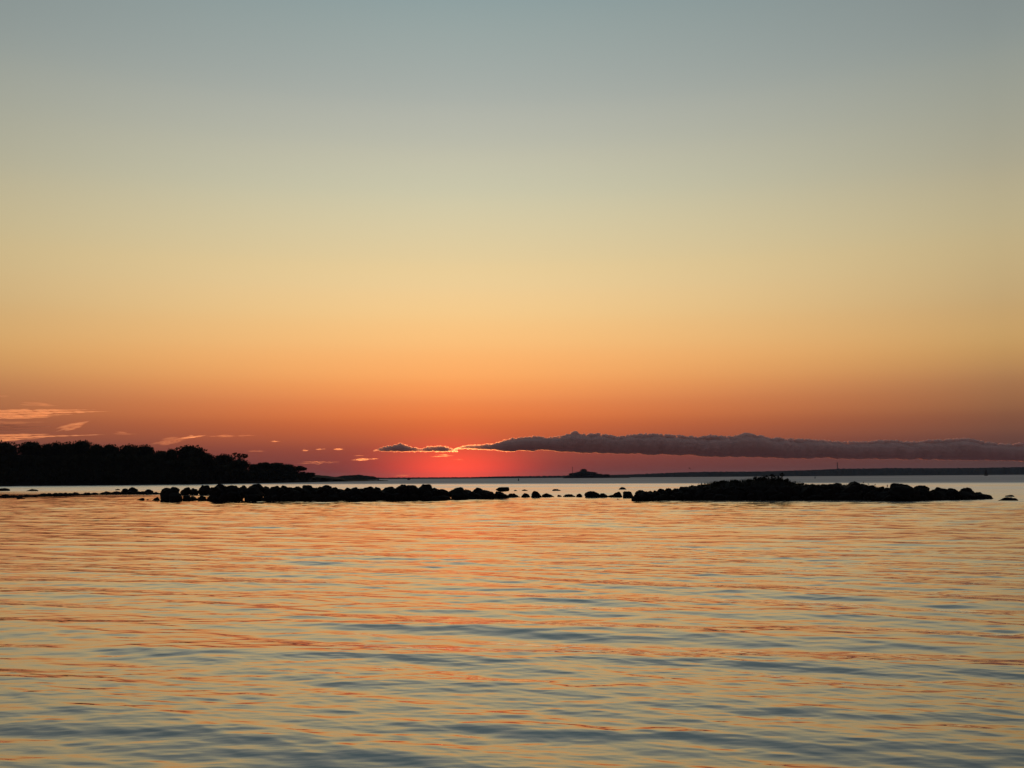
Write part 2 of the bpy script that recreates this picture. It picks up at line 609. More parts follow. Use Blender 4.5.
for i in range(4):
    L = [((0, 0, 0.42), (0.36, 0.36, 0.42))]
    rg = random.Random(300 + i)
    for k in range(7):
        a = rg.random() * 6.28; r = 0.32 * rg.random() ** 0.5
        q = 0.15 + 0.1 * rg.random()
        L.append(((math.cos(a) * r, math.sin(a) * r, 0.2 + 0.6 * rg.random()), (q, q, q)))
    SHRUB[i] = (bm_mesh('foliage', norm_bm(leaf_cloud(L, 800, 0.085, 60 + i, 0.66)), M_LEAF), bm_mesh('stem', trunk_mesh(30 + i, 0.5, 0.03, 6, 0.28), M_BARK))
L = []
rg = random.Random(12)
for k in range(13):
    a = rg.random() * 6.28; r = 0.42 * rg.random() ** 0.5
    L.append(((math.cos(a) * r, math.sin(a) * r, 0.25 + 0.65 * rg.random()), (0.10, 0.10, 0.13)))
SHRUB['open'] = (bm_mesh('foliage', norm_bm(leaf_cloud(L, 620, 0.075, 99, 0)), M_LEAF), bm_mesh('stem', trunk_mesh(40, 0.8, 0.022, 10, 0.42), M_BARK))


def plant(kind, meshes, loc, w, hgt, rz, label, cat, group, parts):
    o = link(kind, None, loc=loc)
    o.rotation_euler = (0, 0, rz)
    o.scale = (w, w, hgt)
    tag(o, label, cat, group)
    for nm, me in zip(parts, meshes):
        link(nm, me, o)
    return o


def head_tree(px0, px1, ytop, var, label, t=16, group='trees on the left headland', rz=None):
    D = shore((px0 + px1) / 2) + t
    pc = ground((px0 + px1) / 2, D)
    z0 = land_h((px0 + px1) / 2, t) - 0.3
    top = at((px0 + px1) / 2, ytop, D).z
    w = (px1 - px0) * D / F
    plant('tree', TREE[var], (pc.x, pc.y, z0), w, top - z0, random.random() * 6.28 if rz is None else rz, label, 'tree', group, ('crown', 'trunk'))


head_tree(-12, 17, 442.4, 'dome0', 'round-topped dark tree at the very left edge of the picture', 14)
head_tree(18.5, 41, 442.2, 'dome1', 'broad dome-shaped dark tree, second from the left edge above the headland wood', 18)
head_tree(40, 52, 444.2, 'dome2', 'small low-topped tree just right of the second dome from the left edge', 16)
head_tree(49, 63, 442.6, 'dome3', 'left one of two flat-topped trees just left of the highest headland crown', 20)
head_tree(59, 74, 442.6, 'dome4', 'right one of the two flat-topped trees, touching the highest crown on the headland', 15)
head_tree(72, 90, 440.9, 'dome1', 'highest crown on the left part of the headland, under the pink cloud streak', 22)
head_tree(88, 101, 444.6, 'dome0', 'lower tree on the right shoulder of the highest headland crown', 15)
head_tree(97, 120, 445.2, 'dome2', 'long flat crown sloping gently right, in the middle of the headland wood', 20)
head_tree(119, 139, 445.2, 'dome3', 'left half of the wide level crown before the notch in the treeline', 17)
head_tree(133, 153.5, 445.3, 'dome4', 'wide level crown ending in a square corner left of the notch in the treeline', 22)
head_tree(152, 168, 451, 'dome1', 'low tree filling the notch between the level crown and the big dome', 16)
head_tree(165, 176, 449.4, 'dome0', 'little pointed tree at the left foot of the big dome tree', 18)
head_tree(175, 204, 446.0, 'dome2', 'biggest dome tree, left of the twiggy open tree on the headland', 20)
head_tree(192, 213, 453.0, 'dome3', 'drooping right shoulder tree of the biggest dome on the headland', 12)
head_tree(214, 233, 454.4, 'dome4', 'rounded tree directly left of the twiggy open tree', 18)
head_tree(229, 247.5, 452.6, 'open', 'twiggy open tree with sky showing through its crown, on the headland', 20)
head_tree(230, 249, 460.0, 'dome0', 'low bushy tree below the twiggy open crown', 12)
head_tree(248, 259, 464.2, 'dome1', 'small round tree in the dip right of the twiggy open tree', 14)
head_tree(256, 272, 462.6, 'dome2', 'left tree of the low flat-topped clump near the headland tip', 20)
head_tree(268, 284, 462.9, 'dome3', 'right tree of the low flat-topped clump near the headland tip', 14)
head_tree(281, 294, 464.2, 'dome4', 'tree between the flat-topped clump and the leaning tree', 18)
head_tree(290, 306, 466.0, 'lean', 'right-leaning tree with a gap under its crown at the tip of the headland wood', 16, rz=0)
head_tree(307, 315, 472.5, 'dome1', 'small lone round bush-like tree just past the leaning tree on the headland tip', 14)
fill = 'dark tree merged with its neighbours inside the headland wood, below the treeline'
for k, x in enumerate(np.arange(-40, 296, 9.0)):
    x = float(x) + random.uniform(-3, 3)
    yt = np.interp(x, [-40, 150, 160, 205, 225, 250, 300], [454, 455, 459, 458, 465, 472, 474]) + random.uniform(-1.5, 2.5)
    head_tree(x - random.uniform(7, 9), x + random.uniform(7, 9), yt, 'dome%d' % (k % 5), fill, 7 + random.random() * 4, 'trees merged inside the headland wood')


def shrub(px0, px1, ytop, D, z0, var, label, group, rz=None):
    pc = ground((px0 + px1) / 2, D)
    top = at((px0 + px1) / 2, ytop, D).z
    plant('shrub', SHRUB[var], (pc.x, pc.y, z0), (px1 - px0) * D / F, top - z0, random.random() * 6.28 if rz is None else rz, label, 'shrub', group, ('foliage', 'stem'))


for k, x in enumerate(np.arange(-30, 342, 7.0)):
    x = float(x) + random.uniform(-2, 2)
    t = 3.0 + random.random() * 2
    D = shore(x) + t
    hpx = np.interp(x, [-30, 200, 300, 320, 342], [19, 16, 10, 4.0, 1.8]) * random.uniform(0.8, 1.15)
    yt = hor(x) + H * F / D - hpx
    shrub(x - 6, x + 6, yt, D, land_h(x, t) - 0.3, k % 4, 'low dark shrub on the waterline along the foot of the headland wood', 'shrubs along the headland shore')

# trees on the small island in the middle distance
for (a, b, yt, v, lb) in [(569, 579, 473.0, 'dome2', 'low left tree of the small mid-horizon islet, beside its thin pole'),
                          (580.5, 587, 469.0, 'dome1', 'tallest peaked tree on the small mid-horizon islet'),
                          (575, 592, 471.4, 'dome0', 'broad tree under the peak of the small mid-horizon islet'),
                          (586, 597, 472.0, 'dome3', 'flat tree right of the tallest one on the mid-horizon islet'),
                          (595, 603, 473.8, 'dome0', 'low tree at the right slope of the mid-horizon islet'),
                          (603, 610, 474.2, 'dome4', 'small detached round tree at the right end of the mid-horizon islet')]:
    pc = ground((a + b) / 2, 2490)
    top = at((a + b) / 2, yt, 2490).z
    plant('tree', TREE[v], (pc.x, pc.y, 1.5), (b - a) * 2.49, top - 1.5, random.random() * 6, lb, 'tree', 'trees on the islet', ('crown', 'trunk'))

# ------------------------------------------------------------------ breakwater boulders


def boulder_mesh(seed):
    rng = random.Random(seed)
    bm = bmesh.new()
    bmesh.ops.create_icosphere(bm, subdivisions=4, radius=1.0)
    planes = []
    for _ in range(rng.randint(8, 14)):
        d = Vector((rng.gauss(0, 1), rng.gauss(0, 1), rng.gauss(0, 0.9))).normalized()
        planes.append((d, rng.uniform(0.5, 0.88)))
    off = Vector((seed * 3.7, 0, 0))
    tilt = Matrix.Rotation(rng.uniform(-0.5, 0.5), 3, 'Y') @ Matrix.Diagonal((rng.uniform(0.8, 1.3), 1, rng.uniform(0.8, 1.1)))
    for v in bm.verts:
        p = v.co.copy()
        p *= 1 + 0.16 * fbm(p * 0.9 + off, 2)
        for d, h in planes:
            e = p.dot(d) - h
            if e > 0:
                p -= d * e * 0.93
        p *= 1 + 0.13 * fbm(p * 2.6 + off, 4)
        v.co = tilt @ p
    for ax in range(3):
        lo = min(v.co[ax] for v in bm.verts); hi = max(v.co[ax] for v in bm.verts)
        for v in bm.verts:
            v.co[ax] = (v.co[ax] - (lo + hi) / 2) / (hi - lo)
    return bm_mesh('boulder', bm, M_ROCK, True)


BOULD = [boulder_mesh(i) for i in range(14)]
_bi = 0


def boulder(px0, px1, ztop, zbot, D, label, group, deep=1.0, rz=None):
    global _bi
    _bi += 1
    pc = ground((px0 + px1) / 2, D)
    w = (px1 - px0) * D / F
    hgt = ztop - zbot
    o = link('boulder', BOULD[(_bi * 5) % 14], loc=(pc.x, pc.y, zbot + hgt / 2))
    o.scale = (w * 1.08, max(w, 0.7 * hgt) * deep, hgt)
    o.rotation_euler = (0, 0, random.choice((0, math.pi)) + random.uniform(-0.25, 0.25) if rz is None else rz)
    tag(o, label, 'boulder', group)
    return o


FRONT = [(0, 497.5), (160, 500.6), (170, 501.2), (240, 500.8), (330, 501.0), (420, 499.9), (465, 499.2), (500, 498.3), (520, 497.4), (560, 497.0), (600, 497.4), (630, 498.4), (640, 501.0), (690, 500.3),
         (760, 500.6), (860, 500.4), (895, 501.6), (930, 500.6), (985, 499.6), (1000, 500.4), (1060, 500.6)]


def front(px):
    return base_depth(px, float(np.interp(px, [p[0] for p in FRONT], [p[1] for p in FRONT])))


GL = 'boulders of the left stretch of the breakwater'
GR = 'boulders of the right stretch of the breakwater'
LL = 'dark boulder packed among its neighbours in the solid left stretch of the breakwater'
LR = 'dark boulder packed among its neighbours in the right stretch of the breakwater'
# crest of the breakwater: column range, top row, label of those that stand out
CREST = [
    (161, 172, 487.6, 'square-shouldered boulder at the left end of the solid breakwater'), (170.5, 180, 486.7, 'peaked boulder second from the left end of the solid breakwater'),
    (181, 191, 487.0, None), (190, 198, 488.0, None), (198, 209.5, 485.1, 'humped boulder left of the tall block near the left end of the breakwater'), (208, 218, 487.0, None),
    (217.5, 228, 483.6, 'tall upright block standing above the left stretch of the breakwater'), (226, 241, 485.1, None), (240, 248, 485.2, None),
    (247, 263.5, 483.5, 'large rounded boulder, the widest in the left stretch of the breakwater'), (263, 272, 486, None), (270.5, 281, 485.6, None), (282, 289, 485.3, None), (287, 294, 487, None),
    (293, 303, 486.3, None), (303.5, 313, 485, None), (312, 320, 487.5, None), (318, 324, 486.4, None), (322.5, 330, 484.9, 'knob-like boulder poking up midway along the left stretch of the breakwater'),
    (329, 338, 487.0, None), (337, 347, 488.7, None), (345, 351, 487.4, None), (350.5, 358, 487, None), (357, 365, 488.4, None), (363, 375, 486.3, None), (374, 380, 486.8, None), (378, 395, 486.5, None),
    (393, 399, 488, None), (397, 409, 484.4, 'left one of the twin high boulders below the red glow'), (407, 418, 485, None), (418, 431, 484, 'right one of the twin high boulders below the red glow'),
    (429, 437, 487.5, None), (435, 449, 489, None), (449, 465, 487, None), (463, 474, 489.3, None), (473, 483, 487.4, 'peaked boulder left of the flat perched slab'), (482, 494, 490, None),
]
CREST_R = [
    (635, 646.5, 490, 'first high boulder at the left end of the right breakwater stretch'), (645, 653, 490.8, None), (652, 659, 490.3, None), (658, 666, 488.5, None), (664, 671, 488, None), (669, 682, 488.3, None),
    (680, 693, 486.5, None), (692, 703, 486, None), (702, 714, 486, None), (713, 724, 486, None), (723, 735, 486, None), (734, 746, 486, None), (745, 757, 486, None), (756, 768, 486, None), (767, 779, 486, None),
    (778, 790, 485.5, None), (789, 800, 485.5, None), (799, 811, 484.6, None), (810, 821, 484.6, None), (820, 830, 485.0, None), (829, 839, 483.8, None), (837, 846, 486, None),
    (844, 860, 481, 'high rounded boulder left of the small standing birds'), (857, 867, 483.6, 'boulder under the first small standing bird'), (865, 874, 485, None), (872, 884, 486.2, None), (880, 893, 487.4, None),
    (891, 917, 483.0, 'long whale-backed boulder, the largest of the right stretch of the breakwater'), (915, 928, 485.3, 'round boulder against the right end of the whale-backed one'), (925, 934, 490.4, None),
    (932, 947, 487, 'domed boulder, first of three separate humps near the right end'), (946.5, 958.5, 488, 'flat-topped boulder, middle of three separate humps near the right end'),
    (957, 973, 487.3, 'pointed boulder, last of three separate humps near the right end'), (971, 984, 492, 'low boulder tapering to the right at the end of the breakwater'),
]
for lst, LB, GP in ((CREST, LL, GL), (CREST_R, LR, GR)):
    for (a, b, yt, lb) in lst:
        end = (a, b) in ((161, 172), (482, 494), (635, 646.5), (971, 984))
        c = (a + b) / 2
        D0 = front(c)
        Dc = D0 + 2.4
        w = (b - a) * Dc / F
        if 183 < c < 214 or 240 < c < 247 or 263 < c < 272:      # a second, farther row with water showing in front of it
            Dc = base_depth(c, 494.9)
            zt = at(c, yt, Dc).z
            boulder(a - 0.5, b + 0.5, zt, -0.45, Dc + 0.5, lb or LB, GP)
            continue
        zt = at(c, yt, Dc).z
        boulder(a - (0 if end else 0.9), b + (0 if end else 0.9), zt, max(-0.3, zt - max(0.95 * w, 0.75)), Dc, lb or LB, GP)
        # the stones it rests on
        qq = 3.0 if a in (161, 635) else (-3.0 if end else random.uniform(-4, 4))
        boulder(a - 3.0 + qq, b + 3.0 + qq, zt - random.uniform(0.08, 0.34) * min(1, zt), -0.45, Dc - 1.0, LB, GP)
        if not (183 < c < 209 or 240 < c < 247 or 263 < c < 272):
            q = random.uniform(-2.5, 2.5)
            hw = (b - a) / 2 if end else random.uniform(4, 9.5)
            q = 0 if end else q
            boulder(c - hw + q, c + hw + q, zt * random.uniform(0.3, 0.65), -0.4, D0 + 0.5, LB, GP)
# boulders standing more or less alone: columns, top row, base row, label
ALONE = [
    (183, 192, 495.3, 500.8, 'low wet boulder in the front row under the gap, left of the tall block'), (190, 199, 496.0, 500.6, 'small front-row boulder in the middle under the breakwater gap'),
    (198, 207, 495.4, 500.8, 'front-row boulder at the right end of the gap before the tall block'), (206, 218, 494.5, 501, 'front-row boulder touching the foot of the tall block'),
    (262, 272, 495.8, 501, 'front-row boulder under the short gap right of the widest boulder'),
    (136, 145.3, 498, 500.5, 'flat wet rock barely awash left of the solid breakwater'), (147, 150, 498.9, 500.2, 'tiny rock between two awash rocks left of the breakwater'),
    (153.5, 160.5, 496.9, 500.7, 'small round rock just left of the solid breakwater end'),
    (122, 130, 488.3, 494.2, 'left rock of the notched pair in the thin rock line'), (128, 136.5, 487.1, 493.6, 'right higher rock of the notched pair in the thin rock line'), (145, 153.5, 489.2, 494.4, 'rounded rock standing above the thin rock line'),
    (115.5, 121, 488.9, 490.2, 'small far rock behind the thin rock line'), (-4, 9.5, 488, 491, 'far flat rock at the left edge of the picture'), (28, 38, 489, 491.2, 'far low hump of rock near the left edge, alone in the pale water'),
    (496, 509, 487.0, 491.6, 'flat slab perched on top of the breakwater'), (493, 509, 491.2, 498.2, 'boulder under the perched flat slab'), (482, 497, 491.5, 498.8, 'sloping boulder left below the perched flat slab'), (508, 520, 493.3, 497.4, 'low boulder right of the perched slab'), (520.5, 530, 493.0, 497.4, 'low hump left of the round lone boulder'),
    (531.5, 541.5, 490.9, 497.6, 'round lone boulder in the middle gap of the breakwater'), (541.5, 555, 493.0, 497.2, 'wide low boulder right of the round lone one'), (557, 562.5, 494.8, 496.9, 'tiny stone in the middle of the breakwater gap'),
    (563, 576, 494.1, 497.1, 'long low boulder left of a small round stone in the middle gap'), (575.5, 582.5, 493.6, 497.2, 'small round stone in the middle gap'), (584.5, 599, 491.1, 497.7, 'highest humped boulder of the middle gap'),
    (597, 608, 493.2, 497.6, 'low boulder against the right side of the highest hump of the gap'), (606, 616, 494.6, 497.4, 'flat low stone between two humps at the right of the gap'), (613, 622, 491.6, 497.4, 'peaked boulder near the right end of the gap'),
    (622.5, 633, 491.2, 498.0, 'boulder at the right end of the gap, touching the long right stretch'), (631, 639, 493, 501, 'front boulder where the long right stretch begins'),
    (614, 619, 489.8, 491.0, None), (615.5, 620.5, 498.7, 499.4, 'sliver of rock awash in front of the gap'), (552.5, 562, 488.9, 490.9, 'far flat rock behind the gap, left of centre'), (618.3, 626, 486.9, 489.6, 'far humped rock behind the right end of the gap'),
    (514, 518, 489.8, 491.0, 'far tiny rock right behind the perched slab'), (521.5, 529.5, 489.3, 490.8, 'far thin rock behind the low hump'),
    (980, 993, 494.0, 499.2, 'tapering flat rock trailing off the right end of the breakwater'), (996.5, 1019.5, 497.2, 500.8, 'long flat rock, rightmost in the picture, cut off from the breakwater'), (1003, 1015.5, 494.9, 496.9, 'thin flat rock just behind the rightmost long rock'),
]
for (a, b, yt, yb, lb) in ALONE:
    if lb is None:
        continue
    D = base_depth((a + b) / 2, yb)
    if lb.startswith('flat slab perched'):
        D = front(502) + 1.8
        zt = at(502, yt, D).z
        boulder(a, b, zt, at(502, 491.9, D).z, D, lb, 'rocks of the breakwater gap')
        continue
    zt = at((a + b) / 2, yt, D + 0.4).z
    boulder(a, b, zt, -0.35 - 0.3 * zt, D + 0.6, lb, 'separate rocks by the breakwater')
# the thin line of low rocks on the left
lr = 'low rock in the thin line of rocks running to the left picture edge'
for k, x in enumerate(np.arange(-22, 166, 5.2)):
    x = float(x) + random.uniform(-1.2, 1.2)
    yb = np.interp(x, [-20, 0, 30, 100, 165], [498, 497.6, 497.0, 494.6, 494.4])
    yt = yb - random.choice((1.6, 2.2, 2.6, 3.3))
    D = base_depth(x, yb)
    hw = random.uniform(3.4, 5.2)
    boulder(x - hw, x + hw, at(x, yt, D).z, -0.4, D + 0.3, lr, 'rocks of the thin left line')
boulder(17.5, 26.5, at(22, 496.6, base_depth(22, 498.7)).z, -0.4, base_depth(22, 498.7), 'one low rock set forward of the thin rock line near the left edge', 'rocks of the thin left line')

# ------------------------------------------------------------------ shrubby bank on the right stretch
BANK = [(676, 489), (690, 487), (702, 485.4), (716, 483.6), (730, 481.8), (745, 481.4), (756, 480.2), (770, 479.4), (782, 480.2), (790, 483), (800, 484.4), (822, 484.9), (845, 485), (868, 486), (882, 488.5), (890, 491)]


def bank_top(px, D):
    return at(px, float(np.interp(px, [p[0] for p in BANK], [p[1] for p in BANK])), D).z


def bank():
    xs = np.arange(676, 890.1, 1.5)
    prof = [(0, 0.0), (0.6, 0.35), (1.6, 0.72), (3.0, 0.96), (4.4, 1.0), (6.0, 0.8), (8.0, 0.0)]
    co = []
    for x in xs:
        d0 = front(x) + 1.2
        hh = bank_top(x, d0 + 4.4)
        for t, k in prof:
            j = fbm(Vector((x * 0.2, t * 1.3, 8)), 4)
            p = ground(x, d0 + t + j * 0.3)
            co.append((p.x, p.y, -0.4 if k == 0 else max(0.05, hh * k + 0.12 * j)))
    n = len(prof)
    f = [(i * n + k, (i + 1) * n + k, (i + 1) * n + k + 1, i * n + k + 1) for i in range(len(xs) - 1) for k in range(n - 1)]
    tag(link('earth_bank', mesh_np('earth_bank', co, f, M_SOIL, True)), kind='structure')


bank()
GS = 'shrubs on the bank'
for (a, b, yt, var, lb) in [
    (690, 702, 485.0, 0, 'low shrub at the left foot of the bank, just past the bare boulders'), (701, 713, 484.0, 1, 'low shrub second from the left on the bank'), (711, 722, 481.6, 2, 'shrub where the bank starts to rise steeply'),
    (719, 730, 480.6, 3, 'shrub with a ragged top left of the round bush on the bank'), (727, 739, 479.9, 0, 'ragged shrub midway up the left slope of the bank'), (737, 748, 480.9, 1, 'shrub in the shallow dip left of the round bush'),
    (745, 755, 479.6, 2, 'shrub leaning on the left side of the round bush'), (752, 763, 477.0, 3, 'round dense bush, left of the tall twiggy shrub on the bank'), (764, 783, 473.3, 'open', 'tall twiggy shrub with thin stems, the highest plant on the bank'),
    (762, 774, 479.0, 1, 'low bush under the left side of the tall twiggy shrub'), (772, 784, 478.6, 0, 'low bush under the right side of the tall twiggy shrub'), (780, 790, 479.0, 2, 'sloping shrub just right of the tall twiggy shrub'), (788, 799, 482.4, 3, 'low shrub at the right foot of the tall twiggy one'),
    (797, 806, 483.0, 0, 'small tuft-like shrub on the level part of the bank'), (806, 818, 484.0, 1, 'flat shrub on the level right part of the bank'), (820, 829, 484.4, 2, 'small shrub left of the high rounded boulder'), (829, 841, 483.2, 3, 'bushy shrub touching the high rounded boulder on its left')]:
    D = front((a + b) / 2) + 4.6
    c = (a + b) / 2
    shrub(a, b, yt, D, max(0.2, bank_top(c, D) - 0.7), var, lb, GS)


def grass_tufts():
    rng = random.Random(4)
    bm = bmesh.new()
    for _ in range(2600):
        x = rng.uniform(684, 880)
        t = rng.uniform(1.2, 6.5)
        d0 = front(x) + 1.2
        p = ground(x, d0 + t)
        hh = bank_top(x, d0 + 4.4) * (0.8 if t < 3 else 0.93)
        L_ = rng.uniform(0.15, 0.42) * (1.25 if 700 < x < 800 else 0.7)
        lean = Vector((rng.gauss(0, 0.3), rng.gauss(0, 0.3), 1)).normalized()
        b = Vector((p.x, p.y, hh - 0.08))
        w = 0.03
        s = Vector((w * math.cos(_), w * math.sin(_), 0))
        bm.faces.new([bm.verts.new(b - s), bm.verts.new(b + s), bm.verts.new(b + lean * L_ * 0.6 + s * 0.7), bm.verts.new(b + lean * L_ + Vector((lean.x, lean.y, 0)) * 0.05), bm.verts.new(b + lean * L_ * 0.6 - s * 0.7)])
    o = link('grass', bm_mesh('grass', bm, M_LEAF))
    tag(o, 'dark grass growing over the shrubby bank of the breakwater', 'grass', kind='stuff')


grass_tufts()

# ------------------------------------------------------------------ birds


def skin_mesh(name, verts, edges, radii, mat, sub=2):
    me = bpy.data.meshes.new(name)
    me.from_pydata(verts, edges, [])
    o = bpy.data.objects.new('tmp', me)
    COL.objects.link(o)
    o.modifiers.new('s', 'SKIN').use_smooth_shade = True
    md = o.modifiers.new('d', 'SUBSURF'); md.levels = sub; md.render_levels = sub
    for v, r in zip(me.skin_vertices[0].data, radii):
        v.radius = r if isinstance(r, tuple) else (r, r)
    me.skin_vertices[0].data[0].use_root = True
    dg = bpy.context.evaluated_depsgraph_get()
    out = bpy.data.meshes.new_from_object(o.evaluated_get(dg))
    bpy.data.objects.remove(o)
    out.materials.clear()
    out.materials.append(mat)
    return out


def standing_bird():
    v = [(0, 0, .55), (-.22, 0, .5), (-.42, 0, .42), (.16, 0, .64), (.22, 0, .78), (.24, 0, .9), (.30, 0, .92), (.05, .08, .36), (.06, .08, .18), (.06, .08, .02), (.05, -.08, .36), (.06, -.08, .18), (.06, -.08, .02)]
    e = [(0, 1), (1, 2), (0, 3), (3, 4), (4, 5), (5, 6), (0, 7), (7, 8), (8, 9), (0, 10), (10, 11), (11, 12)]
    r = [(.17, .17), (.12, .1), (.04, .03), .13, .075, .08, .04, .05, .018, .016, .05, .018, .016]
    return skin_mesh('bird', v, e, r, M_FEATHER)


BIRD = standing_bird()
bk = bmesh.new()
tube(bk, [(.33, 0, .92), (.41, 0, .905), (.47, 0, .885)], [.03, .02, .004], 6)
BEAK = bm_mesh('beak', bk, M_BEAK)


def bird(px, yfoot, hpx, D, rz, label):
    p = at(px, yfoot, D)
    s = hpx * D / F
    o = link('bird', BIRD, loc=(p.x, p.y, p.z - 0.02))
    o.scale = (s, s, s)
    o.rotation_euler = (0, 0, rz)
    tag(o, label, 'bird', 'birds standing on the breakwater')
    link('beak', BEAK, o)


bird(863.4, 483.4, 2.3, front(863) + 2.4, 0.3, 'leftmost of three small birds standing right of the high rounded boulder')
bird(868.6, 485.0, 2.2, front(868) + 2.4, 2.9, 'small low bird standing between the other two birds on the boulders')
bird(875.0, 486.0, 2.6, front(875) + 2.4, 0.1, 'small bird with its head up, rightmost of the trio on the boulders')
bird(887.4, 487.6, 3.6, front(887) + 2.4, 1.2, 'larger upright bird standing on a low boulder beside the whale-backed one')


def flying_mesh():
    v = [(0, 0, 0), (.22, 0, .02), (.34, 0, .03), (-.25, 0, 0), (-.42, 0, .0), (.05, .3, .14), (.0, .62, .12), (-.1, .95, .02), (.05, -.3, .14), (.0, -.62, .12), (-.1, -.95, .02)]
    e = [(0, 1), (1, 2), (0, 3), (3, 4), (0, 5), (5, 6), (6, 7), (0, 8), (8, 9), (9, 10)]
    r = [.11, .09, .03, .08, (.09, .02), (.13, .03), (.11, .02), (.02, .01), (.13, .03), (.11, .02), (.02, .01)]
    return skin_mesh('flying_bird', v, e, r, M_FEATHER)


FLY = flying_mesh()
for (px, py, D, s, rz, bank_, lb) in [(689.6, 468.4, 330, 0.75, 0.5, 0.5, 'bird flying low over the water against the red sky above the far hills'),
                                      (12, 44.5, 150, 0.13, 0.2, 0.2, 'speck-like bird high in the upper left corner of the sky'),
                                      (831, 97.4, 150, 0.13, 2.0, -0.2, 'speck-like bird high in the upper right of the sky')]:
    o = link('flying_bird', FLY, loc=at(px, py, D))
    o.scale = (s, s, s)
    o.rotation_euler = (bank_, 0, rz)
    tag(o, lb, 'bird', 'birds in flight')

# ------------------------------------------------------------------ boats, buoys, masts


def hull_mesh(L_, B, Hh, name='hull'):
    bm = bmesh.new()
    rings = []
    for i in range(13):
        u = i / 12
        x = (u - 0.5) * L_
        w = B / 2 * (1 - max(0, (u - 0.45) / 0.55) ** 2.2) * (0.82 + 0.18 * min(1, u / 0.3))
        w = max(w, 0.01)
        sh = Hh * (1 + 0.35 * max(0, u - 0.4) ** 2 * 2)
        rings.append([bm.verts.new(q) for q in ((x, -w, sh), (x, -w * 0.93, sh * 0.4), (x, -w * 0.5, -Hh * 0.25), (x, 0, -Hh * 0.4), (x, w * 0.5, -Hh * 0.25), (x, w * 0.93, sh * 0.4), (x, w, sh))])
    for a, b in zip(rings, rings[1:]):
        for k in range(6):
            bm.faces.new((a[k], a[k + 1], b[k + 1], b[k]))
        bm.faces.new((a[6], a[0], b[0], b[6]))
    bm.faces.new(rings[0])
    bm.faces.new(rings[-1][::-1])
    bmesh.ops.recalc_face_normals(bm, faces=bm.faces)
    return bm_mesh(name, bm, M_HULL, False)


def sail_mesh(name, pts, belly):
    a, b, c = map(Vector, pts)
    bm = bmesh.new()
    n = 8
    grid = {}
    for s in (1, -1):
        for i in range(n + 1):
            for j in range(n + 1 - i):
                u, v = i / n, j / n
                p = a + (b - a) * u + (c - a) * v
                w = 1 - u - v
                p = p + Vector((0, belly * 27 * u * v * w * 0.6 + s * 0.012, 0))
                grid[s, i, j] = bm.verts.new(p)
        for i in range(n):
            for j in range(n - i):
                t = [grid[s, i, j], grid[s, i + 1, j], grid[s, i, j + 1]]
                bm.faces.new(t if s > 0 else t[::-1])
                if i + j < n - 1:
                    t = [grid[s, i + 1, j], grid[s, i + 1, j + 1], grid[s, i, j + 1]]
                    bm.faces.new(t if s > 0 else t[::-1])
    return bm_mesh(name, bm, M_SAIL, True)


D = 1650
p = ground(986.2, D)
sb = tag(link('sailboat', None, loc=(p.x, p.y, 0.1)), 'sailboat with a raised dark sail under way before the far hills on the right', 'sailboat')
sb.rotation_euler = (0, 0, math.radians(25))
link('hull', hull_mesh(8.2, 2.6, 1.0), sb)
b_ = bmesh.new(); tube(b_, [(0.4, 0, 0.6), (0.4, 0, 6), (0.3, 0, 12.6)], [0.1, 0.09, 0.05]); link('mast', bm_mesh('mast', b_, M_METAL), sb)
b_ = bmesh.new(); tube(b_, [(0.35, 0, 1.9), (-3.4, 0.5, 1.9)], [0.07, 0.06]); link('boom', bm_mesh('boom', b_, M_METAL), sb)
link('mainsail', sail_mesh('mainsail', [(0.3, 0.0, 2.0), (-3.3, 0.5, 2.0), (0.25, 0, 12.2)], 0.35), sb)
link('jib', sail_mesh('jib', [(4.0, 0, 1.4), (0.7, 0.2, 1.6), (0.5, 0, 10.4)], 0.25), sb)
b_ = bmesh.new(); box(b_, (-0.4, 0, 1.15), (3.0, 1.5, 0.5), 0.12); link('cabin', bm_mesh('cabin', b_, M_HULL), sb)

D = 1400
p = ground(409, D)
mb = tag(link('motorboat', None, loc=(p.x, p.y, 0.1)), 'tiny dark motorboat seen end-on below the red glow on the horizon', 'boat')
mb.rotation_euler = (0, 0, math.radians(70))
link('hull', hull_mesh(7.5, 2.9, 1.1), mb)
b_ = bmesh.new(); box(b_, (0.2, 0, 1.75), (2.6, 2.1, 1.4), 0.15); link('cabin', bm_mesh('cabin', b_, M_HULL), mb)
b_ = bmesh.new(); box(b_, (0.1, 0, 2.55), (3.2, 2.4, 0.12), 0.04); link('roof', bm_mesh('roof', b_, M_HULL), mb)
b_ = bmesh.new(); tube(b_, [(-0.4, 0, 2.6), (-0.4, 0, 3.6)], [0.04, 0.03]); link('aerial', bm_mesh('aerial', b_, M_METAL), mb)


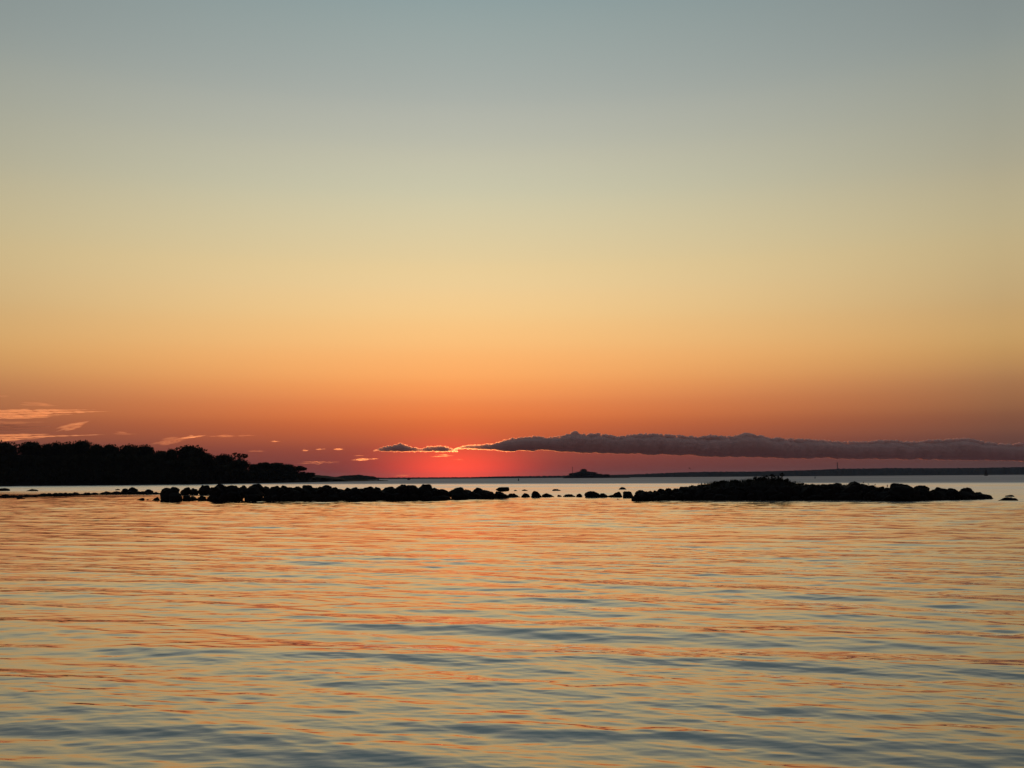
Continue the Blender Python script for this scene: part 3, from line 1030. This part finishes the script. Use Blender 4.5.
def buoy(px, D, hgt, label, thin=False):
    p = ground(px, D)
    o = tag(link('buoy', None, loc=(p.x, p.y, 0)), label, 'buoy', 'navigation buoys')
    b_ = bmesh.new()
    r = hgt * 0.26
    tube(b_, [(0, 0, -0.2 * hgt), (0, 0, 0.16 * hgt), (0, 0, 0.2 * hgt)], [r, r, r * 0.85], 16)
    link('float', bm_mesh('float', b_, M_METAL), o)
    b_ = bmesh.new()
    if thin:
        tube(b_, [(0, 0, 0.2 * hgt), (0, 0, 0.86 * hgt)], [r * 0.3, r * 0.2], 8)
    else:
        tube(b_, [(0, 0, 0.2 * hgt), (0, 0, 0.7 * hgt), (0, 0, 0.86 * hgt)], [r * 0.75, r * 0.6, r * 0.35], 12)
    link('tower', bm_mesh('tower', b_, M_METAL), o)
    b_ = bmesh.new()
    tube(b_, [(0, 0, 0.86 * hgt), (0, 0, hgt)], [r * 0.5, r * 0.05], 10)
    link('topmark', bm_mesh('topmark', b_, M_METAL), o)


buoy(518.4, 660, 1.75, 'stout dark buoy in the grey water just right of the red glow')
buoy(815.0, 800, 2.3, 'thin dark spar buoy floating off the far hills, right of the shrubby bank', True)

p = at(837.5, 469.4, 5200)
rm = tag(link('radio_mast', None, loc=(p.x, p.y, p.z - 4)), 'thin radio mast standing on the far hills at the right', 'mast')
b_ = bmesh.new()
for k in range(3):
    a = 2.094 * k
    tube(b_, [(2.4 * math.cos(a), 2.4 * math.sin(a), 0), (1.4 * math.cos(a), 1.4 * math.sin(a), 40)], [0.9, 0.7], 6)
for z in range(4, 40, 4):
    for k in range(3):
        a, c = 2.094 * k, 2.094 * (k + 1)
        tube(b_, [(2.2 * math.cos(a), 2.2 * math.sin(a), z), (2.2 * math.cos(c), 2.2 * math.sin(c), z)], [0.25, 0.25], 4)
link('lattice', bm_mesh('lattice', b_, M_METAL), rm)
b_ = bmesh.new(); tube(b_, [(0, 0, 39), (0, 0, 45)], [0.5, 0.25], 6); link('aerial', bm_mesh('aerial', b_, M_METAL), rm)

p = at(572.5, 475.2, 2490)
bp_ = tag(link('beacon_pole', None, loc=(p.x, p.y, p.z - 1)), 'thin beacon pole on the left end of the small mid-horizon islet', 'pole')
b_ = bmesh.new(); tube(b_, [(0, 0, 0), (0, 0, 20)], [0.55, 0.4], 8); link('post', bm_mesh('post', b_, M_METAL), bp_)
b_ = bmesh.new(); tube(b_, [(0, 0, 19.6), (0, 0, 21.6)], [0.8, 0.8], 8); link('topmark', bm_mesh('topmark', b_, M_METAL), bp_)

# ------------------------------------------------------------------ clouds, twenty kilometres off
DC = 20000.0
PX = DC / F


def cloud_material(name, dens, lobes, veil=0.0):
    mt = bpy.data.materials.new(name)
    mt.use_nodes = True
    t = mt.node_tree
    t.nodes.clear()
    out = N(t, 'ShaderNodeOutputMaterial')
    ad = N(t, 'ShaderNodeAddShader')
    for q, (g_, k_, c_) in enumerate(lobes):
        vs = N(t, 'ShaderNodeVolumePrincipled')
        vs.inputs['Density'].default_value = dens * k_
        vs.inputs['Anisotropy'].default_value = g_
        vs.inputs['Color'].default_value = c_ + (1,)
        t.links.new(vs.outputs[0], ad.inputs[q])
    t.links.new(ad.outputs[0], out.inputs['Volume'])
    tr = N(t, 'ShaderNodeBsdfTransparent')
    df = N(t, 'ShaderNodeBsdfTranslucent')
    df.inputs[0].default_value = (0.7, 0.7, 0.72, 1)
    mx = N(t, 'ShaderNodeMixShader')
    mx.inputs[0].default_value = veil
    t.links.new(tr.outputs[0], mx.inputs[1])
    t.links.new(df.outputs[0], mx.inputs[2])
    t.links.new(mx.outputs[0], out.inputs['Surface'])
    return mt


M_CUM = cloud_material('cumulus_vapour', 0.036, ((0.96, 0.13, (1.0, 0.5, 0.45)), (-0.25, 0.87, (1.0, 0.87, 0.82))))  # warm evening light is tinted into the colour of the white vapour
M_CIR = cloud_material('cirrus_vapour', 0.0020, ((0.65, 1.0, (1.0, 0.86, 0.7)), (0.0, 0.05, (1.0, 0.6, 0.4))), veil=0.003)


def bank_cloud(name, top, bot, seed, label, D=DC, lump=1.0):
    """A long cumulus bank: lobes heaped along a traced crest over a flatter base, fused into one skin."""
    rng = random.Random(seed)
    bm = bmesh.new()
    x0, x1 = top[0][0], top[-1][0]
    px = D / F
    x = x0
    while x < x1:
        ty = np.interp(x, [q[0] for q in top], [q[1] for q in top])
        by = np.interp(x, [q[0] for q in bot], [q[1] for q in bot])
        th = max(0.8, by - ty)
        # body
        r = th * 0.42
        c = at(x, (ty + by) / 2 + 0.09 * th + 0.06 * th * rng.uniform(-1, 1), D + rng.uniform(-1.5, 1.5) * px)
        bmesh.ops.create_icosphere(bm, subdivisions=2, radius=1.0, matrix=Matrix.Translation(c) @ Matrix.Diagonal((max(r * 1.7, 2.4) * px, r * 2.4 * px, r * px, 1)))
        # turrets along the crest
        for _ in range(3):
            q = (rng.uniform(0.75, 1.6) if _ else rng.uniform(1.2, 0.12 * th + 1.3)) * min(1.0, 0.3 + th / 12)
            xx = x + rng.uniform(-1.5, 1.5)
            t2 = np.interp(xx, [w[0] for w in top], [w[1] for w in top])
            c = at(xx, t2 + q + (rng.uniform(-0.3, 2.2) if _ else rng.uniform(-0.4, 1.2)) * min(1.0, th / 12), D + rng.uniform(-3, 3) * px)
            bmesh.ops.create_icosphere(bm, subdivisions=2, radius=1.0, matrix=Matrix.Translation(c) @ Matrix.Diagonal((q * 1.15 * px, q * 2.6 * px, q * px, 1)))
        x += rng.uniform(1.8, 3.4)
    me = bpy.data.meshes.new('tmp')
    bm.to_mesh(me); bm.free()
    o = bpy.data.objects.new('tmp', me)
    COL.objects.link(o)
    md = o.modifiers.new('r', 'REMESH'); md.mode = 'VOXEL'; md.voxel_size = 0.25 * px
    dg = bpy.context.evaluated_depsgraph_get()
    me2 = bpy.data.meshes.new_from_object(o.evaluated_get(dg))
    bpy.data.objects.remove(o)
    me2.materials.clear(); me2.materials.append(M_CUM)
    for v in me2.vertices:
        q = v.co / px
        k = fbm(q * 0.35 + Vector((seed, 0, 0)), 4)
        v.co += Vector((0.35 * fbm(q * 0.6 + Vector((0, seed, 7)), 3), 0, 0.75 * k)) * px * 0.8
    for p_ in me2.polygons:
        p_.use_smooth = True
    # a cloud is a single object with its own origin
    c = sum((v.co for v in me2.vertices), Vector()) / len(me2.vertices)
    for v in me2.vertices:
        v.co -= c
    ob = link(name, me2, loc=c)
    return tag(ob, label, 'cloud')


MAIN_T = [(456, 448), (467, 445), (480, 444.6), (496, 443), (508, 438.5), (520, 437), (534, 435), (548, 437), (562, 435.6), (570, 432.5), (574, 430), (579, 434), (598, 433), (609, 434), (617, 436.4), (629, 434), (650, 433), (680, 434.6), (700, 436.7), (709, 434.6), (732, 436),
          (745, 432.3), (760, 435), (769, 437), (788, 438), (818, 439), (840, 441.3), (863, 441.2), (883, 439.4), (912, 441), (930, 439.4), (962, 437.6), (973, 439), (984, 441.5), (1002, 443.4), (1030, 442.5), (1080, 445), (1110, 452)]
MAIN_B = [(456, 449.5), (467, 449), (490, 450), (510, 451.4), (550, 450), (571, 452.2), (640, 453.6), (745, 457), (860, 458.6), (960, 459), (1030, 461), (1110, 460)]
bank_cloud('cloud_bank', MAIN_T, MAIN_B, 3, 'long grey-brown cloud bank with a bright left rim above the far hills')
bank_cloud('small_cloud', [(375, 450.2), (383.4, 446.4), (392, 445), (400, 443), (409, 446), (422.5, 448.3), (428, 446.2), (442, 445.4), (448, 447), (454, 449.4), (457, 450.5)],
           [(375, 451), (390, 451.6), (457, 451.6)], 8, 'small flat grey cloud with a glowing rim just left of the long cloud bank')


def wisp(px0, py0, px1, py1, thick, label, mat=None, deep=26, seed=0, D=DC * 1.06):
    """A streak of vapour between two columns: a few feathered strands lying over one another without touching."""
    px = D / F
    rng = random.Random(int(seed * 10) + 3)
    n_str = 1 if thick < 2.5 else (2 if thick < 4.5 else 3)
    a0 = at(px0, py0, D); b0 = at(px1, py1, D)
    mid = (a0 + b0) / 2
    bm = bmesh.new()
    mth = 20
    for s_ in range(n_str):
        slot = thick / n_str
        zoff = (s_ - (n_str - 1) / 2) * slot
        main = s_ == (n_str - 1) // 2
        u0, u1 = (0.0, 1.0) if main else sorted((rng.uniform(-0.02, 0.45), rng.uniform(0.5, 0.97)))
        a = a0.lerp(b0, u0) + Vector((0, rng.uniform(-4, 4) * px, zoff * px)); b = a0.lerp(b0, u1) + Vector((0, rng.uniform(-4, 4) * px, zoff * px * 0.7))
        L_ = (b - a).length
        ax = (b - a).normalized()
        n = max(16, int(L_ / px * 1.1))
        rings = []
        for i in range(n + 1):
            u = i / n
            env = min(1.0, u / 0.3) ** 0.8 * min(1.0, (1 - u) / 0.4) ** 0.8
            s1 = max(0.02, env * (0.78 + 0.8 * fbm(Vector((u * L_ / px * 0.11, seed + s_ * 9, 1)), 4)))
            s1 = min(s1, 1.0)
            off = 0.10 * slot * fbm(Vector((u * L_ / px * 0.06, seed, 5)), 3)
            ring = []
            for k in range(mth):
                th = 2 * math.pi * k / mth
                rz_ = slot * 0.47 * s1 * (1 + 0.3 * fbm(Vector((u * L_ / px * 0.35, math.cos(th) * 2 + seed, math.sin(th) * 2)), 3))
                c = a + ax * (u * L_) + Vector((0, math.copysign(abs(math.cos(th)) ** 2.4, math.cos(th)) * deep * 0.5 * px * s1, 0)) + Vector((0, 0, (math.copysign(abs(math.sin(th)) ** 2.0, math.sin(th)) * rz_ * 1.25 + off * env) * px))
                ring.append(bm.verts.new(c - mid))
            rings.append(ring)
        for q, w in zip(rings, rings[1:]):
            for k in range(mth):
                bm.faces.new((q[k], w[k], w[(k + 1) % mth], q[(k + 1) % mth]))
        bm.faces.new(rings[0])
        bm.faces.new(rings[-1][::-1])
    bmesh.ops.recalc_face_normals(bm, faces=bm.faces)
    tag(link('cloud_wisp', bm_mesh('cloud_wisp', bm, mat or M_CIR, True), loc=mid), label, 'cloud', 'glowing wisps of cloud')


M_THIN = cloud_material('thin_cirrus_vapour', 0.0004, ((0.65, 1.0, (1.0, 0.82, 0.66)), (0.0, 0.05, (1.0, 0.6, 0.4))), veil=0.002)
M_DULL = cloud_material('shaded_cirrus_vapour', 0.0026, ((0.0, 0.9, (0.6, 0.42, 0.4)), (0.6, 0.1, (0.8, 0.5, 0.4))))  # cirrus in shadow: the shade is put into its darker, absorbing colour
wisps = [
    (-50, 414.5, 116, 411.5, 8.5, 'longest bright orange cloud streak, at the left edge above the headland', None),
    (-40, 418.5, 60, 416, 3.0, 'orange streak right under the longest one at the left edge', None),
    (18, 403.5, 62, 405, 4.0, 'dim streak above the longest bright one at the left', M_THIN),
    (-30, 397.5, 12, 396, 3.0, 'faint highest cloud streak at the left edge', M_THIN),
    (52, 432.5, 92, 420.5, 6.5, 'slanting orange patch of cloud below the longest bright streak', None),
    (-40, 423, 52, 421, 4.0, 'faint streak left of the slanting orange patch', M_THIN),
    (-50, 439.5, 108, 434.5, 8.0, 'wide pink streak lying just above the headland trees', None),
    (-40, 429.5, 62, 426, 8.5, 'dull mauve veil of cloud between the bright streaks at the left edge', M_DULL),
    (112, 433, 143, 433.5, 3.5, 'short faint streak right of the wide pink one', M_THIN),
    (142, 445.5, 211, 434, 8.0, 'rising pink cloud streak over the big dome tree', M_THIN),
    (176, 438, 208, 434.6, 3.5, 'brighter right tip of the rising pink streak', None),
    (205, 436.6, 258, 435.3, 2.4, 'thin faint line of cloud right of the rising streak', M_THIN),
    (268, 441.3, 281, 441.3, 1.6, 'tiny bright dash of cloud high over the headland tip', None),
    (247, 451.2, 267, 451, 2.0, 'small faint dash just above the flat-topped clump of trees', M_THIN),
    (301, 450, 309, 450, 2.6, 'leftmost little pink puff in the row left of the small grey cloud', None),
    (315, 449.6, 326, 448.8, 2.4, 'middle pink puff of the row left of the small grey cloud', None),
    (332, 449.2, 345, 449.2, 1.9, 'rightmost pink puff of the row left of the small grey cloud', None),
    (353, 455.6, 370, 455.4, 1.7, 'short pink dash below the left end of the small grey cloud', M_THIN),
    (350, 460.2, 380, 458.6, 2.4, 'longer pink dash low above the distant headland', None),
    (292, 463.5, 344, 462.5, 4.5, 'broad faint red veil low over the headland tip', M_THIN),
    (430, 456, 455, 455, 3.0, 'bright orange streak right above the red glow', None),
    (448, 459.8, 466, 459.6, 2.0, 'faint streak under the bright orange one in the red glow', M_THIN),
    (394, 476.2, 411, 475.2, 2.2, 'low pink streak touching the horizon above the motorboat', M_THIN),
]
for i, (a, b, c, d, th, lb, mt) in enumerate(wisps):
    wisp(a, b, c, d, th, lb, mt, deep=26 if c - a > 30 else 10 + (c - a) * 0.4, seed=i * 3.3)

# ------------------------------------------------------------------ haze
bm = bmesh.new()
box(bm, (0, 0, 37.0), (31000, 31000, 76.0))
mh = bpy.data.materials.new('haze')
mh.use_nodes = True
t = mh.node_tree
t.nodes.clear()
pv = N(t, 'ShaderNodeVolumePrincipled')
pv.inputs['Color'].default_value = (0.6, 0.74, 1.0, 1)
pv.inputs['Density'].default_value = 0.00003
ou = N(t, 'ShaderNodeOutputMaterial')
t.links.new(pv.outputs[0], ou.inputs['Volume'])
tag(link('haze', bm_mesh('haze', bm, mh)), kind='stuff')
